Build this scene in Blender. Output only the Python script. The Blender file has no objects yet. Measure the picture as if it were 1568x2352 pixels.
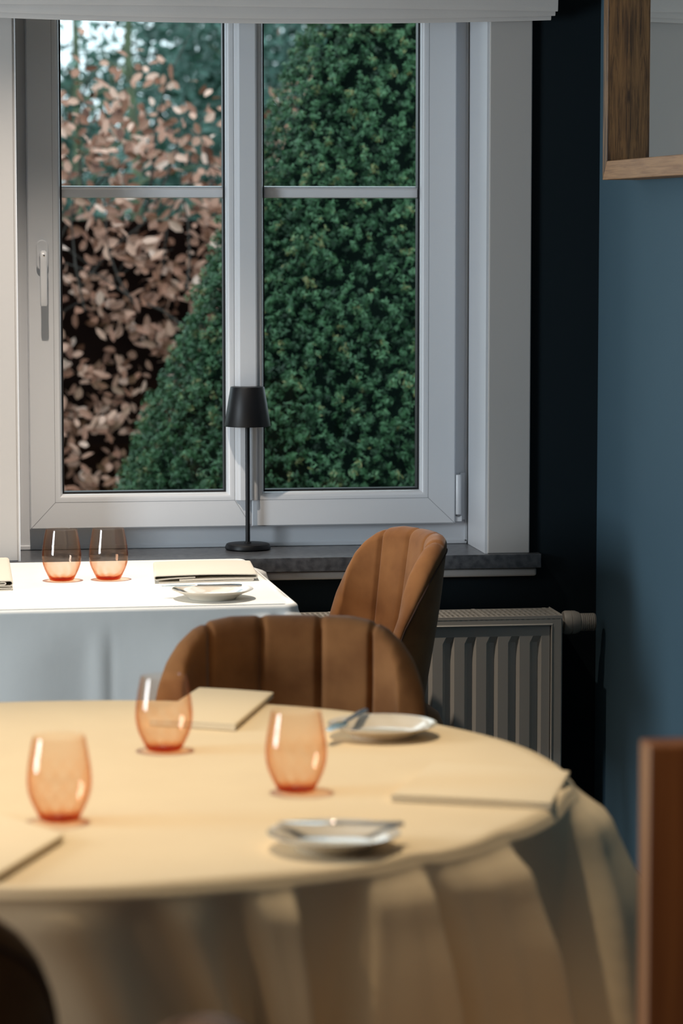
import bpy, bmesh, math, random
import numpy as np
from mathutils import Vector, Matrix

random.seed(7)
rng = np.random.default_rng(11)
S = bpy.context.scene
COL = S.collection
PI = math.pi

# ------------------------------------------------------------------ camera
F_PX, CAM_H = 6800.0, 1.56
PITCH = math.atan(664 / F_PX)
YAW = math.radians(8.2)
cd = bpy.data.cameras.new('camera')
cam = bpy.data.objects.new('camera', cd)
COL.objects.link(cam)
cam.location = (0, 0, CAM_H)
cam.rotation_euler = (PI / 2 - PITCH, 0, -YAW)
cd.sensor_fit = 'VERTICAL'
cd.sensor_height = 36.0
cd.sensor_width = 24.0
cd.lens = F_PX / 2352 * 36.0
cd.clip_start = 0.05
cd.dof.use_dof = True
cd.dof.focus_distance = 6.85
cd.dof.aperture_fstop = 4.4
cd.dof.aperture_blades = 0
S.camera = cam

# ------------------------------------------------------------------ colour / exposure
S.view_settings.view_transform = 'Standard'
S.view_settings.look = 'None'
S.view_settings.exposure = 0.0
S.view_settings.gamma = 1.0
S.view_settings.use_curve_mapping = False
S.cycles.use_denoising = True
S.cycles.sample_clamp_indirect = 6.0
S.cycles.max_bounces = 16
S.cycles.transparent_max_bounces = 40
S.cycles.diffuse_bounces = 5
S.cycles.glossy_bounces = 5
S.cycles.caustics_reflective = False
S.cycles.caustics_refractive = False

# ------------------------------------------------------------------ sky
w = bpy.data.worlds.new('overcast_sky')
S.world = w
w.use_nodes = True
bg = w.node_tree.nodes['Background']
bg.inputs[0].default_value = (0.78, 0.91, 1.0, 1)
bg.inputs[1].default_value = 2.3

# ------------------------------------------------------------------ room lamps and side daylight assumed from the light, warm fill added
def spot(name, loc, target, power, color, size=60, blend=0.6, radius=0.03):
    l = bpy.data.lights.new(name, 'SPOT')
    l.energy = power
    l.color = color
    l.spot_size = math.radians(size)
    l.spot_blend = blend
    l.shadow_soft_size = radius
    o = bpy.data.objects.new(name, l)
    COL.objects.link(o)
    o.location = loc
    d = Vector(target) - Vector(loc)
    o.rotation_euler = d.to_track_quat('-Z', 'Y').to_euler()
    return o

def area(name, loc, target, sx, sy, power, color):
    l = bpy.data.lights.new(name, 'AREA')
    l.shape = 'RECTANGLE'
    l.size, l.size_y = sx, sy
    l.energy = power
    l.color = color
    o = bpy.data.objects.new(name, l)
    COL.objects.link(o)
    o.location = loc
    d = Vector(target) - Vector(loc)
    o.rotation_euler = d.to_track_quat('-Z', 'Z').to_euler()
    return o

spot('ceiling_spot_round_table', (0.32, 4.35, 2.66), (0.30, 4.25, 0.75), 122, (1.0, 0.79, 0.53), 60, 0.8, 0.03)
spot('ceiling_spot_window_table', (0.24, 6.36, 2.66), (0.24, 6.40, 0.76), 195, (1.0, 0.86, 0.72), 80, 0.95, 0.02)
spot('assumed_spot_screen', (1.25, 2.3, 2.66), (1.0, 3.1, 0.5), 55, (1.0, 0.62, 0.32), 40, 0.9, 0.04)  # assumed unseen warm lamp aimed at the wooden screen; no entrance is built
spot('warm_fill_spot', (-1.5, 3.3, 2.66), (-1.3, 3.5, 0.7), 130, (1.0, 0.66, 0.36), 88, 0.9, 0.04)  # added warm fill for the tablecloth drop; no neighbouring table stands below it
area('assumed_side_daylight', (-3.1, 4.35, 1.42), (0.0, 4.45, 1.42), 1.4, 1.1, 140, (0.80, 0.91, 1.0))  # assumed daylight from the left; area light before a solid wall without window

# ------------------------------------------------------------------ pixel to place helpers
_f = np.array([math.sin(YAW) * math.cos(PITCH), math.cos(YAW) * math.cos(PITCH), -math.sin(PITCH)])
_r = np.array([math.cos(YAW), -math.sin(YAW), 0.0])
_u = np.cross(_r, _f)
def ray(px, py): return _f + _r * (px - 784) / F_PX + _u * (1176 - py) / F_PX
def onz(px, py, z):
    d = ray(px, py); t = (z - CAM_H) / d[2]; return Vector((d[0] * t, d[1] * t, z))
def ony(px, py, y):
    d = ray(px, py); t = y / d[1]; return Vector((d[0] * t, y, CAM_H + d[2] * t))

# ------------------------------------------------------------------ materials
def mat(name, color, rough=0.5, metal=0.0, noise=None, bump=None, spec=0.5, sheen=0.0, coat=0.0):
    """noise=(scale, other_colour, contrast)  bump=(scale, strength, distance)"""
    m = bpy.data.materials.new(name)
    m.use_nodes = True
    nt = m.node_tree
    b = nt.nodes['Principled BSDF']
    b.inputs['Base Color'].default_value = (*color, 1)
    b.inputs['Roughness'].default_value = rough
    b.inputs['Metallic'].default_value = metal
    b.inputs['Specular IOR Level'].default_value = spec
    b.inputs['Sheen Weight'].default_value = sheen
    b.inputs['Sheen Roughness'].default_value = 0.4
    b.inputs['Coat Weight'].default_value = coat
    tc = nt.nodes.new('ShaderNodeTexCoord')
    if noise:
        n = nt.nodes.new('ShaderNodeTexNoise')
        n.inputs['Scale'].default_value = noise[0]
        n.inputs['Detail'].default_value = 5
        nt.links.new(tc.outputs['Object'], n.inputs['Vector'])
        r = nt.nodes.new('ShaderNodeValToRGB')
        c = noise[2] / 2
        r.color_ramp.elements[0].position = 0.5 - c
        r.color_ramp.elements[1].position = 0.5 + c
        r.color_ramp.elements[0].color = (*color, 1)
        r.color_ramp.elements[1].color = (*noise[1], 1)
        nt.links.new(n.outputs['Fac'], r.inputs['Fac'])
        nt.links.new(r.outputs['Color'], b.inputs['Base Color'])
    if bump:
        n2 = nt.nodes.new('ShaderNodeTexNoise')
        n2.inputs['Scale'].default_value = bump[0]
        n2.inputs['Detail'].default_value = 4
        nt.links.new(tc.outputs['Object'], n2.inputs['Vector'])
        bp = nt.nodes.new('ShaderNodeBump')
        bp.inputs['Strength'].default_value = bump[1]
        bp.inputs['Distance'].default_value = bump[2]
        nt.links.new(n2.outputs['Fac'], bp.inputs['Height'])
        nt.links.new(bp.outputs['Normal'], b.inputs['Normal'])
    return m

def wood(name, c1, c2, axis='Z', scale=30, rough=0.45, stretch=0.06, bump=0.1):
    m = bpy.data.materials.new(name)
    m.use_nodes = True
    nt = m.node_tree
    b = nt.nodes['Principled BSDF']
    tc = nt.nodes.new('ShaderNodeTexCoord')
    mp = nt.nodes.new('ShaderNodeMapping')
    sc = [1, 1, 1]
    sc['XYZ'.index(axis)] = stretch
    mp.inputs['Scale'].default_value = sc
    nt.links.new(tc.outputs['Object'], mp.inputs['Vector'])
    n = nt.nodes.new('ShaderNodeTexNoise')
    n.inputs['Scale'].default_value = scale
    n.inputs['Detail'].default_value = 6
    n.inputs['Roughness'].default_value = 0.65
    n.inputs['Distortion'].default_value = 0.6
    nt.links.new(mp.outputs['Vector'], n.inputs['Vector'])
    r = nt.nodes.new('ShaderNodeValToRGB')
    r.color_ramp.elements[0].position = 0.38
    r.color_ramp.elements[1].position = 0.60
    r.color_ramp.elements[0].color = (*c1, 1)
    r.color_ramp.elements[1].color = (*c2, 1)
    nt.links.new(n.outputs['Fac'], r.inputs['Fac'])
    nt.links.new(r.outputs['Color'], b.inputs['Base Color'])
    bp = nt.nodes.new('ShaderNodeBump')
    bp.inputs['Strength'].default_value = bump
    bp.inputs['Distance'].default_value = 0.002
    nt.links.new(n.outputs['Fac'], bp.inputs['Height'])
    nt.links.new(bp.outputs['Normal'], b.inputs['Normal'])
    b.inputs['Roughness'].default_value = rough
    return m

M = {}
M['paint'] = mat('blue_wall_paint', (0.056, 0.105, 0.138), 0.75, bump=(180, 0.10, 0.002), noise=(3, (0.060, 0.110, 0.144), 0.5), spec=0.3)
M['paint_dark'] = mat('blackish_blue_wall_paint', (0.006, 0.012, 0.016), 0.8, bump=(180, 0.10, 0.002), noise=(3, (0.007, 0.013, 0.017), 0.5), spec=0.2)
M['ceil'] = mat('ceiling_paint', (0.62, 0.60, 0.56), 0.9)
M['casing'] = mat('painted_casing', (0.47, 0.45, 0.43), 0.55, bump=(60, 0.05, 0.001))
M['pvc'] = mat('white_window_profile', (0.66, 0.68, 0.71), 0.30, bump=(300, 0.03, 0.0005))
M['gasket'] = mat('black_rubber_gasket', (0.006, 0.006, 0.008), 0.5)
M['stone'] = mat('honed_bluestone', (0.045, 0.048, 0.055), 0.30, noise=(60, (0.10, 0.105, 0.115), 0.3), bump=(140, 0.08, 0.001))
M['blind'] = mat('blind_fabric', (0.62, 0.60, 0.58), 0.9, bump=(250, 0.2, 0.001), noise=(5, (0.56, 0.54, 0.52), 0.5))
M['cloth_white'] = mat('white_table_linen', (0.86, 0.85, 0.81), 0.9, bump=(40, 0.12, 0.003), noise=(9, (0.83, 0.82, 0.78), 0.5), spec=0.2)
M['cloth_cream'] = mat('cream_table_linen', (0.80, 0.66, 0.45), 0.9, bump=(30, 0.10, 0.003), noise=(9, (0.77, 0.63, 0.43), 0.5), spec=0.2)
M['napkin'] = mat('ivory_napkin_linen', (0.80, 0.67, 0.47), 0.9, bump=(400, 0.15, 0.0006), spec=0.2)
M['napkin_w'] = mat('light_napkin_linen', (0.72, 0.66, 0.56), 0.9, bump=(400, 0.15, 0.0006), spec=0.2)
M['velvet'] = mat('cognac_velvet', (0.19, 0.074, 0.023), 0.85, noise=(14, (0.28, 0.120, 0.040), 0.35), bump=(60, 0.12, 0.002), sheen=0.22, spec=0.2)
M['stitch'] = mat('brown_stitching', (0.055, 0.022, 0.010), 0.8)
M['black'] = mat('matt_black_metal', (0.004, 0.004, 0.005), 0.45, spec=0.35, bump=(500, 0.05, 0.0004))
M['porcelain'] = mat('cream_porcelain', (0.72, 0.65, 0.54), 0.10, coat=0.5)
M['steel'] = mat('polished_steel', (0.72, 0.72, 0.73), 0.14, metal=1.0)
M['enamel'] = mat('radiator_enamel', (0.52, 0.49, 0.44), 0.35, bump=(250, 0.04, 0.0005))
M['plastic'] = mat('radiator_valve_plastic', (0.42, 0.38, 0.33), 0.45)
M['dark'] = mat('dark_slot', (0.01, 0.01, 0.01), 0.8)
M['oak'] = wood('oak_frame_wood_shaded', (0.05, 0.022, 0.008), (0.27, 0.14, 0.055), 'Z', 120, 0.5, 0.06)  # frame oak darkened: shade on the upright boards put into the colour
M['oak_y_lit'] = wood('oak_frame_wood_lit', (0.26, 0.12, 0.045), (0.40, 0.21, 0.09), 'Y', 190, 0.5, 0.03)  # same oak made lighter: daylight put into the colour, grain lengthwise
M['oak_dark'] = wood('panel_wood', (0.20, 0.07, 0.022), (0.36, 0.15, 0.05), 'Z', 26, 0.5, 0.05)
M['floor'] = mat('floor_tiles', (0.05, 0.045, 0.042), 0.35, noise=(5, (0.09, 0.08, 0.075), 0.4), bump=(30, 0.05, 0.001))
M['grout'] = mat('floor_joint', (0.01, 0.009, 0.009), 0.8)
M['mirror'] = mat('mirror_glass', (0.85, 0.90, 0.90), 0.01, metal=1.0)
M['screw'] = mat('hinge_steel', (0.35, 0.35, 0.36), 0.3, metal=1.0)

def clear_glass(name):
    m = bpy.data.materials.new(name); m.use_nodes = True
    nt = m.node_tree; nt.nodes.clear()
    o = nt.nodes.new('ShaderNodeOutputMaterial')
    t = nt.nodes.new('ShaderNodeBsdfTransparent'); t.inputs[0].default_value = (0.93, 0.96, 0.95, 1)
    g = nt.nodes.new('ShaderNodeBsdfGlossy'); g.inputs['Roughness'].default_value = 0.0
    fr = nt.nodes.new('ShaderNodeFresnel'); fr.inputs[0].default_value = 1.25
    mx = nt.nodes.new('ShaderNodeMixShader')
    nt.links.new(fr.outputs[0], mx.inputs[0]); nt.links.new(t.outputs[0], mx.inputs[1]); nt.links.new(g.outputs[0], mx.inputs[2])
    nt.links.new(mx.outputs[0], o.inputs[0])
    return m
M['pane'] = clear_glass('window_glass')

def tinted_glass(name, col, dens):
    m = bpy.data.materials.new(name); m.use_nodes = True
    nt = m.node_tree; nt.nodes.clear()
    o = nt.nodes.new('ShaderNodeOutputMaterial')
    t = nt.nodes.new('ShaderNodeBsdfTransparent')
    g = nt.nodes.new('ShaderNodeBsdfGlossy'); g.inputs['Roughness'].default_value = 0.02
    lw = nt.nodes.new('ShaderNodeLayerWeight'); lw.inputs[0].default_value = 0.5
    pw = nt.nodes.new('ShaderNodeMath'); pw.operation = 'POWER'; pw.inputs[1].default_value = 5.0
    ma = nt.nodes.new('ShaderNodeMath'); ma.operation = 'MULTIPLY_ADD'; ma.inputs[1].default_value = 0.5; ma.inputs[2].default_value = 0.03
    nt.links.new(lw.outputs['Facing'], pw.inputs[0]); nt.links.new(pw.outputs[0], ma.inputs[0])
    mx = nt.nodes.new('ShaderNodeMixShader')
    nt.links.new(ma.outputs[0], mx.inputs[0]); nt.links.new(t.outputs[0], mx.inputs[1]); nt.links.new(g.outputs[0], mx.inputs[2])
    nt.links.new(mx.outputs[0], o.inputs[0])
    v = nt.nodes.new('ShaderNodeVolumeAbsorption')
    v.inputs['Color'].default_value = (*col, 1); v.inputs['Density'].default_value = dens
    nt.links.new(v.outputs[0], o.inputs['Volume'])
    return m
M['amber'] = tinted_glass('amber_pink_glass', (0.93, 0.67, 0.45), 270)

def leaf_mat(name, stops, rough=0.5, trans=0.15, spec=0.4):
    """colour chosen per leaf with the 'tone' attribute"""
    m = bpy.data.materials.new(name); m.use_nodes = True
    nt = m.node_tree
    b = nt.nodes['Principled BSDF']
    a = nt.nodes.new('ShaderNodeAttribute'); a.attribute_name = 'tone'
    r = nt.nodes.new('ShaderNodeValToRGB')
    while len(r.color_ramp.elements) < len(stops): r.color_ramp.elements.new(0.5)
    for e, (p, c) in zip(r.color_ramp.elements, stops):
        e.position = p; e.color = (*c, 1)
    nt.links.new(a.outputs['Fac'], r.inputs['Fac'])
    nt.links.new(r.outputs['Color'], b.inputs['Base Color'])
    b.inputs['Roughness'].default_value = rough
    b.inputs['Specular IOR Level'].default_value = spec
    return m
M['yew'] = leaf_mat('yew_needles', [(0.0, (0.010, 0.034, 0.014)), (0.5, (0.040, 0.120, 0.048)), (0.9, (0.105, 0.235, 0.105)), (1.0, (0.22, 0.20, 0.07))], 0.45)
M['beech'] = leaf_mat('dry_beech_leaves', [(0.0, (0.12, 0.045, 0.025)), (0.35, (0.36, 0.165, 0.105)), (0.75, (0.64, 0.38, 0.28)), (1.0, (0.82, 0.58, 0.48))], 0.55)
M['evergreen'] = leaf_mat('bluish_evergreen_leaves', [(0.0, (0.018, 0.055, 0.042)), (0.6, (0.050, 0.125, 0.098)), (1.0, (0.16, 0.28, 0.235))], 0.5)
M['twig'] = mat('grey_twig_bark', (0.055, 0.045, 0.038), 0.9)
M['moss'] = mat('mossy_bark', (0.13, 0.17, 0.09), 0.9, noise=(12, (0.08, 0.09, 0.06), 0.4))
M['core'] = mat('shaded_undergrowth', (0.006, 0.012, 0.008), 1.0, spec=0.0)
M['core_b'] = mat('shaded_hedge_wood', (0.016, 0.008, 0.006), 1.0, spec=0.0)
M['grass'] = mat('lawn', (0.03, 0.075, 0.025), 0.9, noise=(20, (0.07, 0.11, 0.04), 0.5))

# ------------------------------------------------------------------ object helpers
def mk(name, bm, m, parent=None, smooth=False, angle=None):
    me = bpy.data.meshes.new(name)
    bmesh.ops.recalc_face_normals(bm, faces=bm.faces[:])
    bm.to_mesh(me); bm.free()
    if isinstance(m, (list, tuple)):
        for q in m: me.materials.append(q)
    elif m: me.materials.append(m)
    if smooth:
        me.shade_smooth()
        if angle:
            me.set_sharp_from_angle(angle=math.radians(angle))
    o = bpy.data.objects.new(name, me)
    COL.objects.link(o)
    if parent: o.parent = parent
    return o

def tag(o, label=None, cat=None, group=None, kind=None):
    if label: o['label'] = label
    if cat: o['category'] = cat
    if group: o['group'] = group
    if kind: o['kind'] = kind
    return o

def thing(name, label, cat, loc=(0, 0, 0), rz=0, group=None):
    o = bpy.data.objects.new(name, None); COL.objects.link(o)
    o.empty_display_size = 0.05
    o.location = loc; o.rotation_euler = (0, 0, rz)
    return tag(o, label, cat, group)

def copy_tree(o, parent=None):
    c = o.copy(); COL.objects.link(c)
    if parent: c.parent = parent
    for ch in list(o.children): copy_tree(ch, c)
    return c

def box(bm, x0, x1, y0, y1, z0, z1, bevel=0.0, seg=2):
    vs = [bm.verts.new((x, y, z)) for x in (x0, x1) for y in (y0, y1) for z in (z0, z1)]
    fs = [(0, 1, 3, 2), (4, 6, 7, 5), (0, 4, 5, 1), (2, 3, 7, 6), (0, 2, 6, 4), (1, 5, 7, 3)]
    faces = [bm.faces.new([vs[i] for i in f]) for f in fs]
    if bevel > 0:
        es = list({e for f in faces for e in f.edges})
        bmesh.ops.bevel(bm, geom=es, offset=bevel, segments=seg, profile=0.5, affect='EDGES', clamp_overlap=True)
    return bm

def lathe(bm, prof, n=48, cap=True, fn=None):
    rings = []
    for i, (r, z) in enumerate(prof):
        ring = []
        if r < 1e-6:
            v = bm.verts.new((0, 0, z)); rings.append([v]); continue
        for k in range(n):
            a = 2 * PI * k / n
            rr, zz = (r, z) if fn is None else fn(i, r, z, a)
            ring.append(bm.verts.new((rr * math.cos(a), rr * math.sin(a), zz)))
        rings.append(ring)
    for a, b in zip(rings, rings[1:]):
        if len(a) == 1 and len(b) == 1: continue
        for k in range(n):
            k2 = (k + 1) % n
            if len(a) == 1: bm.faces.new((a[0], b[k], b[k2]))
            elif len(b) == 1: bm.faces.new((a[k], b[0], a[k2]))
            else: bm.faces.new((a[k], b[k], b[k2], a[k2]))
    if cap:
        for ring in (rings[0], rings[-1]):
            if len(ring) > 1: bm.faces.new(ring)
    return bm

def tube(bm, pts, r, n=10, closed=False):
    pts = [Vector(p) for p in pts]
    rs = r if isinstance(r, (list, tuple)) else [r] * len(pts)
    rings = []
    up = Vector((0, 0, 1))
    for i, p in enumerate(pts):
        if closed: t = pts[(i + 1) % len(pts)] - pts[i - 1]
        else: t = pts[min(i + 1, len(pts) - 1)] - pts[max(i - 1, 0)]
        t.normalize()
        a = t.cross(up)
        if a.length < 1e-3: a = t.cross(Vector((0, 1, 0)))
        a.normalize(); b = t.cross(a).normalized()
        rings.append([bm.verts.new(p + rs[i] * (math.cos(2 * PI * k / n) * a + math.sin(2 * PI * k / n) * b)) for k in range(n)])
    m = len(rings)
    for i in range(m if closed else m - 1):
        A, B = rings[i], rings[(i + 1) % m]
        for k in range(n):
            bm.faces.new((A[k], A[(k + 1) % n], B[(k + 1) % n], B[k]))
    if not closed:
        bm.faces.new(rings[0]); bm.faces.new(rings[-1])
    return bm

def grid(bm, P, close_u=False, close_v=False):
    V = [[bm.verts.new(p) for p in row] for row in P]
    nu, nv = len(V), len(V[0])
    for i in range(nu if close_u else nu - 1):
        for j in range(nv if close_v else nv - 1):
            bm.faces.new((V[i][j], V[(i + 1) % nu][j], V[(i + 1) % nu][(j + 1) % nv], V[i][(j + 1) % nv]))
    return V

def sm(a, b, x):
    t = min(1, max(0, (x - a) / (b - a))); return t * t * (3 - 2 * t)

# ================================================================== the room
WY, WX = 6.99, 1.633           # window wall face, side wall face
LX, BY, CZ = -3.2, -1.6, 2.70  # far left wall, rear wall, ceiling
OX0, OX1, OZ0, OZ1 = 0.235, 1.361, 0.732, 2.24   # window opening
OUT = 7.36

bm = bmesh.new()
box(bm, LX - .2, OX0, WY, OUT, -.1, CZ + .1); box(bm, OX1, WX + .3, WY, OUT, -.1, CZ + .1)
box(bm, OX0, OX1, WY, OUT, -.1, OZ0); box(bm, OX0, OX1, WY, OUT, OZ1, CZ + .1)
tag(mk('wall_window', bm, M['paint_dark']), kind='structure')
bm = bmesh.new(); box(bm, WX, WX + .2, BY, WY, -.1, CZ + .1)
tag(mk('wall_right', bm, M['paint']), kind='structure')
bm = bmesh.new(); box(bm, LX - .2, LX, BY, WY, -.1, CZ + .1)
tag(mk('wall_left', bm, M['paint']), kind='structure')
bm = bmesh.new(); box(bm, LX - .2, WX + .2, BY - .2, BY, -.1, CZ + .1)
tag(mk('wall_rear', bm, M['paint']), kind='structure')
bm = bmesh.new(); box(bm, LX, WX, BY, WY, CZ, CZ + .1)
tag(mk('ceiling', bm, M['ceil']), kind='structure')

fl = bpy.data.objects.new('floor', None); COL.objects.link(fl); tag(fl, kind='structure')
bm = bmesh.new(); box(bm, LX, WX, BY, WY, -.1, -.002)
mk('joint_bed', bm, M['grout'], fl)
bm = bmesh.new()
y = BY
while y < WY:
    box(bm, LX, WX, y + .0015, min(y + .148, WY), -.004, 0)
    y += .15
mk('floor_plank', bm, M['floor'], fl)

bm = bmesh.new(); box(bm, WX - .012, WX, BY, WY, 0, .075, .003)
tag(mk('baseboard_right', bm, M['paint']), kind='structure')
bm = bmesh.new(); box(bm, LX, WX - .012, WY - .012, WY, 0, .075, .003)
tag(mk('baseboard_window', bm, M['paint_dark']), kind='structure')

# ---------------- window
win = bpy.data.objects.new('window_1', None); COL.objects.link(win); tag(win, kind='structure')
# reveal lining (white boards, a little proud, meeting the casing)
bm = bmesh.new(); box(bm, OX1 - .006, OX1 + .001, WY - .012, 7.20, .766, OZ1)
mk('reveal', bm, M['pvc'], win)
bm = bmesh.new(); box(bm, OX0 - .001, OX0 + .006, WY - .012, 7.20, .766, OZ1)
mk('reveal', bm, M['pvc'], win)
bm = bmesh.new(); box(bm, OX0, OX1, WY - .012, 7.20, OZ1 - .006, OZ1)
mk('reveal', bm, M['pvc'], win)
# casing
for (a, b) in ((OX0 - .105, OX0), (OX1, OX1 + .103)):
    bm = bmesh.new(); box(bm, a, b, WY - .016, WY, .766, OZ1 + .1, .0025)
    mk('casing', bm, M['casing'], win)
bm = bmesh.new(); box(bm, OX0, OX1, WY - .016, WY, OZ1, OZ1 + .1, .0025)
mk('casing', bm, M['casing'], win)
# sill
bm = bmesh.new(); box(bm, OX0 - .135, OX1 + .128, WY - .036, WY, .732, .766, .0015)
box(bm, OX0 + .0005, OX1 - .0005, WY - .0005, 7.235, .732, .7655)
tag(mk('window_sill', bm, M['stone'], win), 'dark grey stone window sill')
bm = bmesh.new(); box(bm, OX0 - .13, OX1 + .119, WY - .026, WY, .711, .732, .006, 3)
mk('apron_trim', bm, M['casing'], win)
# fixed frame
FY = 7.215
def ring(bm, x0, x1, z0, z1, wl, wr, wb, wt, y0, y1, inner_bevel=0.0):
    """rectangular profile ring with mitred corners; inner front edge sloped by inner_bevel"""
    def loop(ax, bx, az, bz, y): return [(ax, y, az), (bx, y, az), (bx, y, bz), (ax, y, bz)]
    L = []
    L.append(loop(x0, x1, z0, z1, y1))
    L.append(loop(x0, x1, z0, z1, y0 + .003))
    L.append(loop(x0 + .003, x1 - .003, z0 + .003, z1 - .003, y0))
    ib = inner_bevel
    ix0, ix1, iz0, iz1 = x0 + wl, x1 - wr, z0 + wb, z1 - wt
    if ib > 0:
        for t in (0, .25, .5, .75, 1):
            k = ib * (1 - math.sin(t * PI / 2)) ; q = ib * (1 - math.cos(t * PI / 2)) * 1.3
            L.append(loop(ix0 - k, ix1 + k, iz0 - k, iz1 + k, y0 + q))
    else:
        L.append(loop(ix0, ix1, iz0, iz1, y0))
    L.append(loop(ix0, ix1, iz0, iz1, y1))
    V = [[bm.verts.new(p) for p in lp] for lp in L]
    n = len(V)
    for i in range(n):
        A, B = V[i], V[(i + 1) % n]
        for k in range(4):
            bm.faces.new((A[k], A[(k + 1) % 4], B[(k + 1) % 4], B[k]))
ZS0 = .819
bm = bmesh.new(); ring(bm, OX0 + .0, OX1 - .0, .766, OZ1, .045, .045, .06, .05, FY, 7.30)
mk('fixed_frame', bm, M['pvc'], win)
# small stepped moulding of the fixed frame beside the reveal
for (a, b) in ((OX0 + .006, OX0 + .012), (OX1 - .012, OX1 - .006)):
    bm = bmesh.new(); box(bm, a, b, FY - .004, FY, .772, OZ1 - .01)
    mk('frame_bead', bm, M['pvc'], win)
bm = bmesh.new(); box(bm, OX0 + .006, OX1 - .006, FY - .004, FY + .001, .766, .7765, .0015)
mk('frame_bead', bm, M['pvc'], win)

SY = 7.180
def sash(x0, x1, wl, wr):
    bm = bmesh.new()
    ring(bm, x0, x1, ZS0, OZ1 - .03, wl, wr, .084, .084, SY, 7.25, .013)
    s = mk('sash', bm, M['pvc'], win, smooth=True, angle=35)
    g0, g1, h0, h1 = x0 + wl, x1 - wr, ZS0 + .084, OZ1 - .114
    # joint line of the glazing bead
    bm = bmesh.new()
    o = .019
    for (a, b, c, d) in ((g0 - o, g0 - o + .0008, h0 - o, h1 + o), (g1 + o - .0008, g1 + o, h0 - o, h1 + o),
                         (g0 - o, g1 + o, h0 - o, h0 - o + .0008), (g0 - o, g1 + o, h1 + o - .0008, h1 + o)):
        if a > x0 + .004 and b < x1 - .002: box(bm, a, b, SY - .0003, SY + .0004, c, d)
    mk('bead_joint', bm, mat('joint_shadow_line', (0.22, 0.23, 0.25), 0.6), s)
    bm = bmesh.new()
    ring(bm, g0 - .001, g1 + .001, h0 - .001, h1 + .001, .0055, .0055, .0055, .0055, 7.205, 7.24)
    mk('gasket', bm, M['gasket'], s)
    bm = bmesh.new(); box(bm, g0 + .002, g1 - .002, 7.234, 7.238, h0 + .002, h1 - .002)
    mk('glass_pane', bm, M['pane'], s)
    # glazing bar inside the double glazing
    bm = bmesh.new()
    prof = [(1.6205, 7.222), (1.6225, 7.216), (1.640, 7.215), (1.6445, 7.2085), (1.6475, 7.213), (1.6495, 7.222), (1.6495, 7.232), (1.6205, 7.232)]
    P = [[(x, yy, zz) for (zz, yy) in prof] for x in (g0 + .0045, g1 - .0045)]
    V = grid(bm, P, close_v=True)
    bm.faces.new(V[0]); bm.faces.new(V[1][::-1])
    mk('glazing_bar', bm, M['pvc'], s, smooth=False)
    # mitre joints
    bm = bmesh.new()
    for (ax, az, bx, bz) in ((x0, ZS0, g0 - o, h0 - o), (x1, ZS0, g1 + o, h0 - o)):
        if abs(bx - ax) < .03: continue
        d = Vector((bx - ax, 0, bz - az)); n = Vector((-d.z, 0, d.x)).normalized() * .0004
        q = [Vector((ax, SY - .0003, az)), Vector((bx, SY - .0003, bz))]
        vs = [bm.verts.new(p) for p in (q[0] + n, q[0] - n, q[1] - n, q[1] + n)]
        bm.faces.new(vs)
    if len(bm.faces): mk('mitre_joint', bm, bpy.data.materials['joint_shadow_line'], s)
    else: bm.free()
    return s
sl = sash(.272, .812, .080, .060)
sr = sash(.8125, 1.319, .031, .087)
# overlapping meeting stile on the left sash
bm = bmesh.new()
P = []
for (xx, yy) in ((.772, 7.181), (.775, 7.176), (.780, 7.174), (.784, 7.168), (.822, 7.168), (.826, 7.170), (.8265, 7.179)):
    P.append([(xx, yy, ZS0 + .066), (xx, yy, OZ1 - .09)])
V = grid(bm, P); bm.faces.new([r[0] for r in V]); bm.faces.new([r[1] for r in V][::-1])
bm.faces.new((V[0][0], V[-1][0], V[-1][1], V[0][1]))
mk('meeting_stile', bm, M['pvc'], sl)
# handle
hx = ony(97, 600, SY).x
hz1, hz0 = ony(97, 551, SY).z, ony(97, 622, SY).z
bm = bmesh.new()
def capsule(bm, cx, z0, z1, r, y0, y1, n=14, rb=None):
    pts = []
    for k in range(n + 1):
        a = PI * k / n; pts.append((cx + r * math.cos(a), z1 - r + r * math.sin(a)))
    for k in range(n + 1):
        a = PI + PI * k / n; pts.append((cx + r * math.cos(a), z0 + r + r * math.sin(a)))
    b = .002
    L = [[(x, y1, z) for x, z in pts], [(x, y0 + b, z) for x, z in pts],
         [(cx + (x - cx) * (1 - b / r), y0, (z0 + z1) / 2 + (z - (z0 + z1) / 2) * (1 - 2 * b / (z1 - z0))) for x, z in pts]]
    V = grid(bm, L, close_v=True); bm.faces.new(V[2]); bm.faces.new(V[0][::-1])
capsule(bm, hx, hz0, hz1, .0145, SY - .012, SY)
hd = mk('handle', bm, M['pvc'], sl, smooth=True, angle=40)
bm = bmesh.new()
lz1, lz0 = ony(97, 575, SY).z, ony(98, 702, SY).z
lathe(bm, [(0, 0), (.009, 0), (.0095, .02), (.0095, .034), (0, .034)], 20, cap=False)
bmesh.ops.rotate(bm, verts=bm.verts[:], cent=(0, 0, 0), matrix=Matrix.Rotation(PI / 2, 3, 'X'))
bmesh.ops.translate(bm, verts=bm.verts[:], vec=(hx + .001, SY - .010, lz1 - .012))
P = []
for (zz, yy, hw, ht) in ((lz1, -.046, .004, .004), (lz1 - .004, -.050, .008, .007), (lz1 - .012, -.051, .009, .009), (lz1 - .03, -.052, .009, .008),
                         (lz0 + .04, -.052, .0085, .006), (lz0 + .004, -.052, .0088, .006), (lz0, -.052, .008, .0045)):
    c = Vector((hx + .001, SY + yy + .006, zz))
    P.append([c + Vector((hw * math.copysign(abs(math.cos(a)) ** .5, math.cos(a)), ht * math.copysign(abs(math.sin(a)) ** .5, math.sin(a)), 0)) for a in [2 * PI * k / 16 for k in range(16)]])
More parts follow.
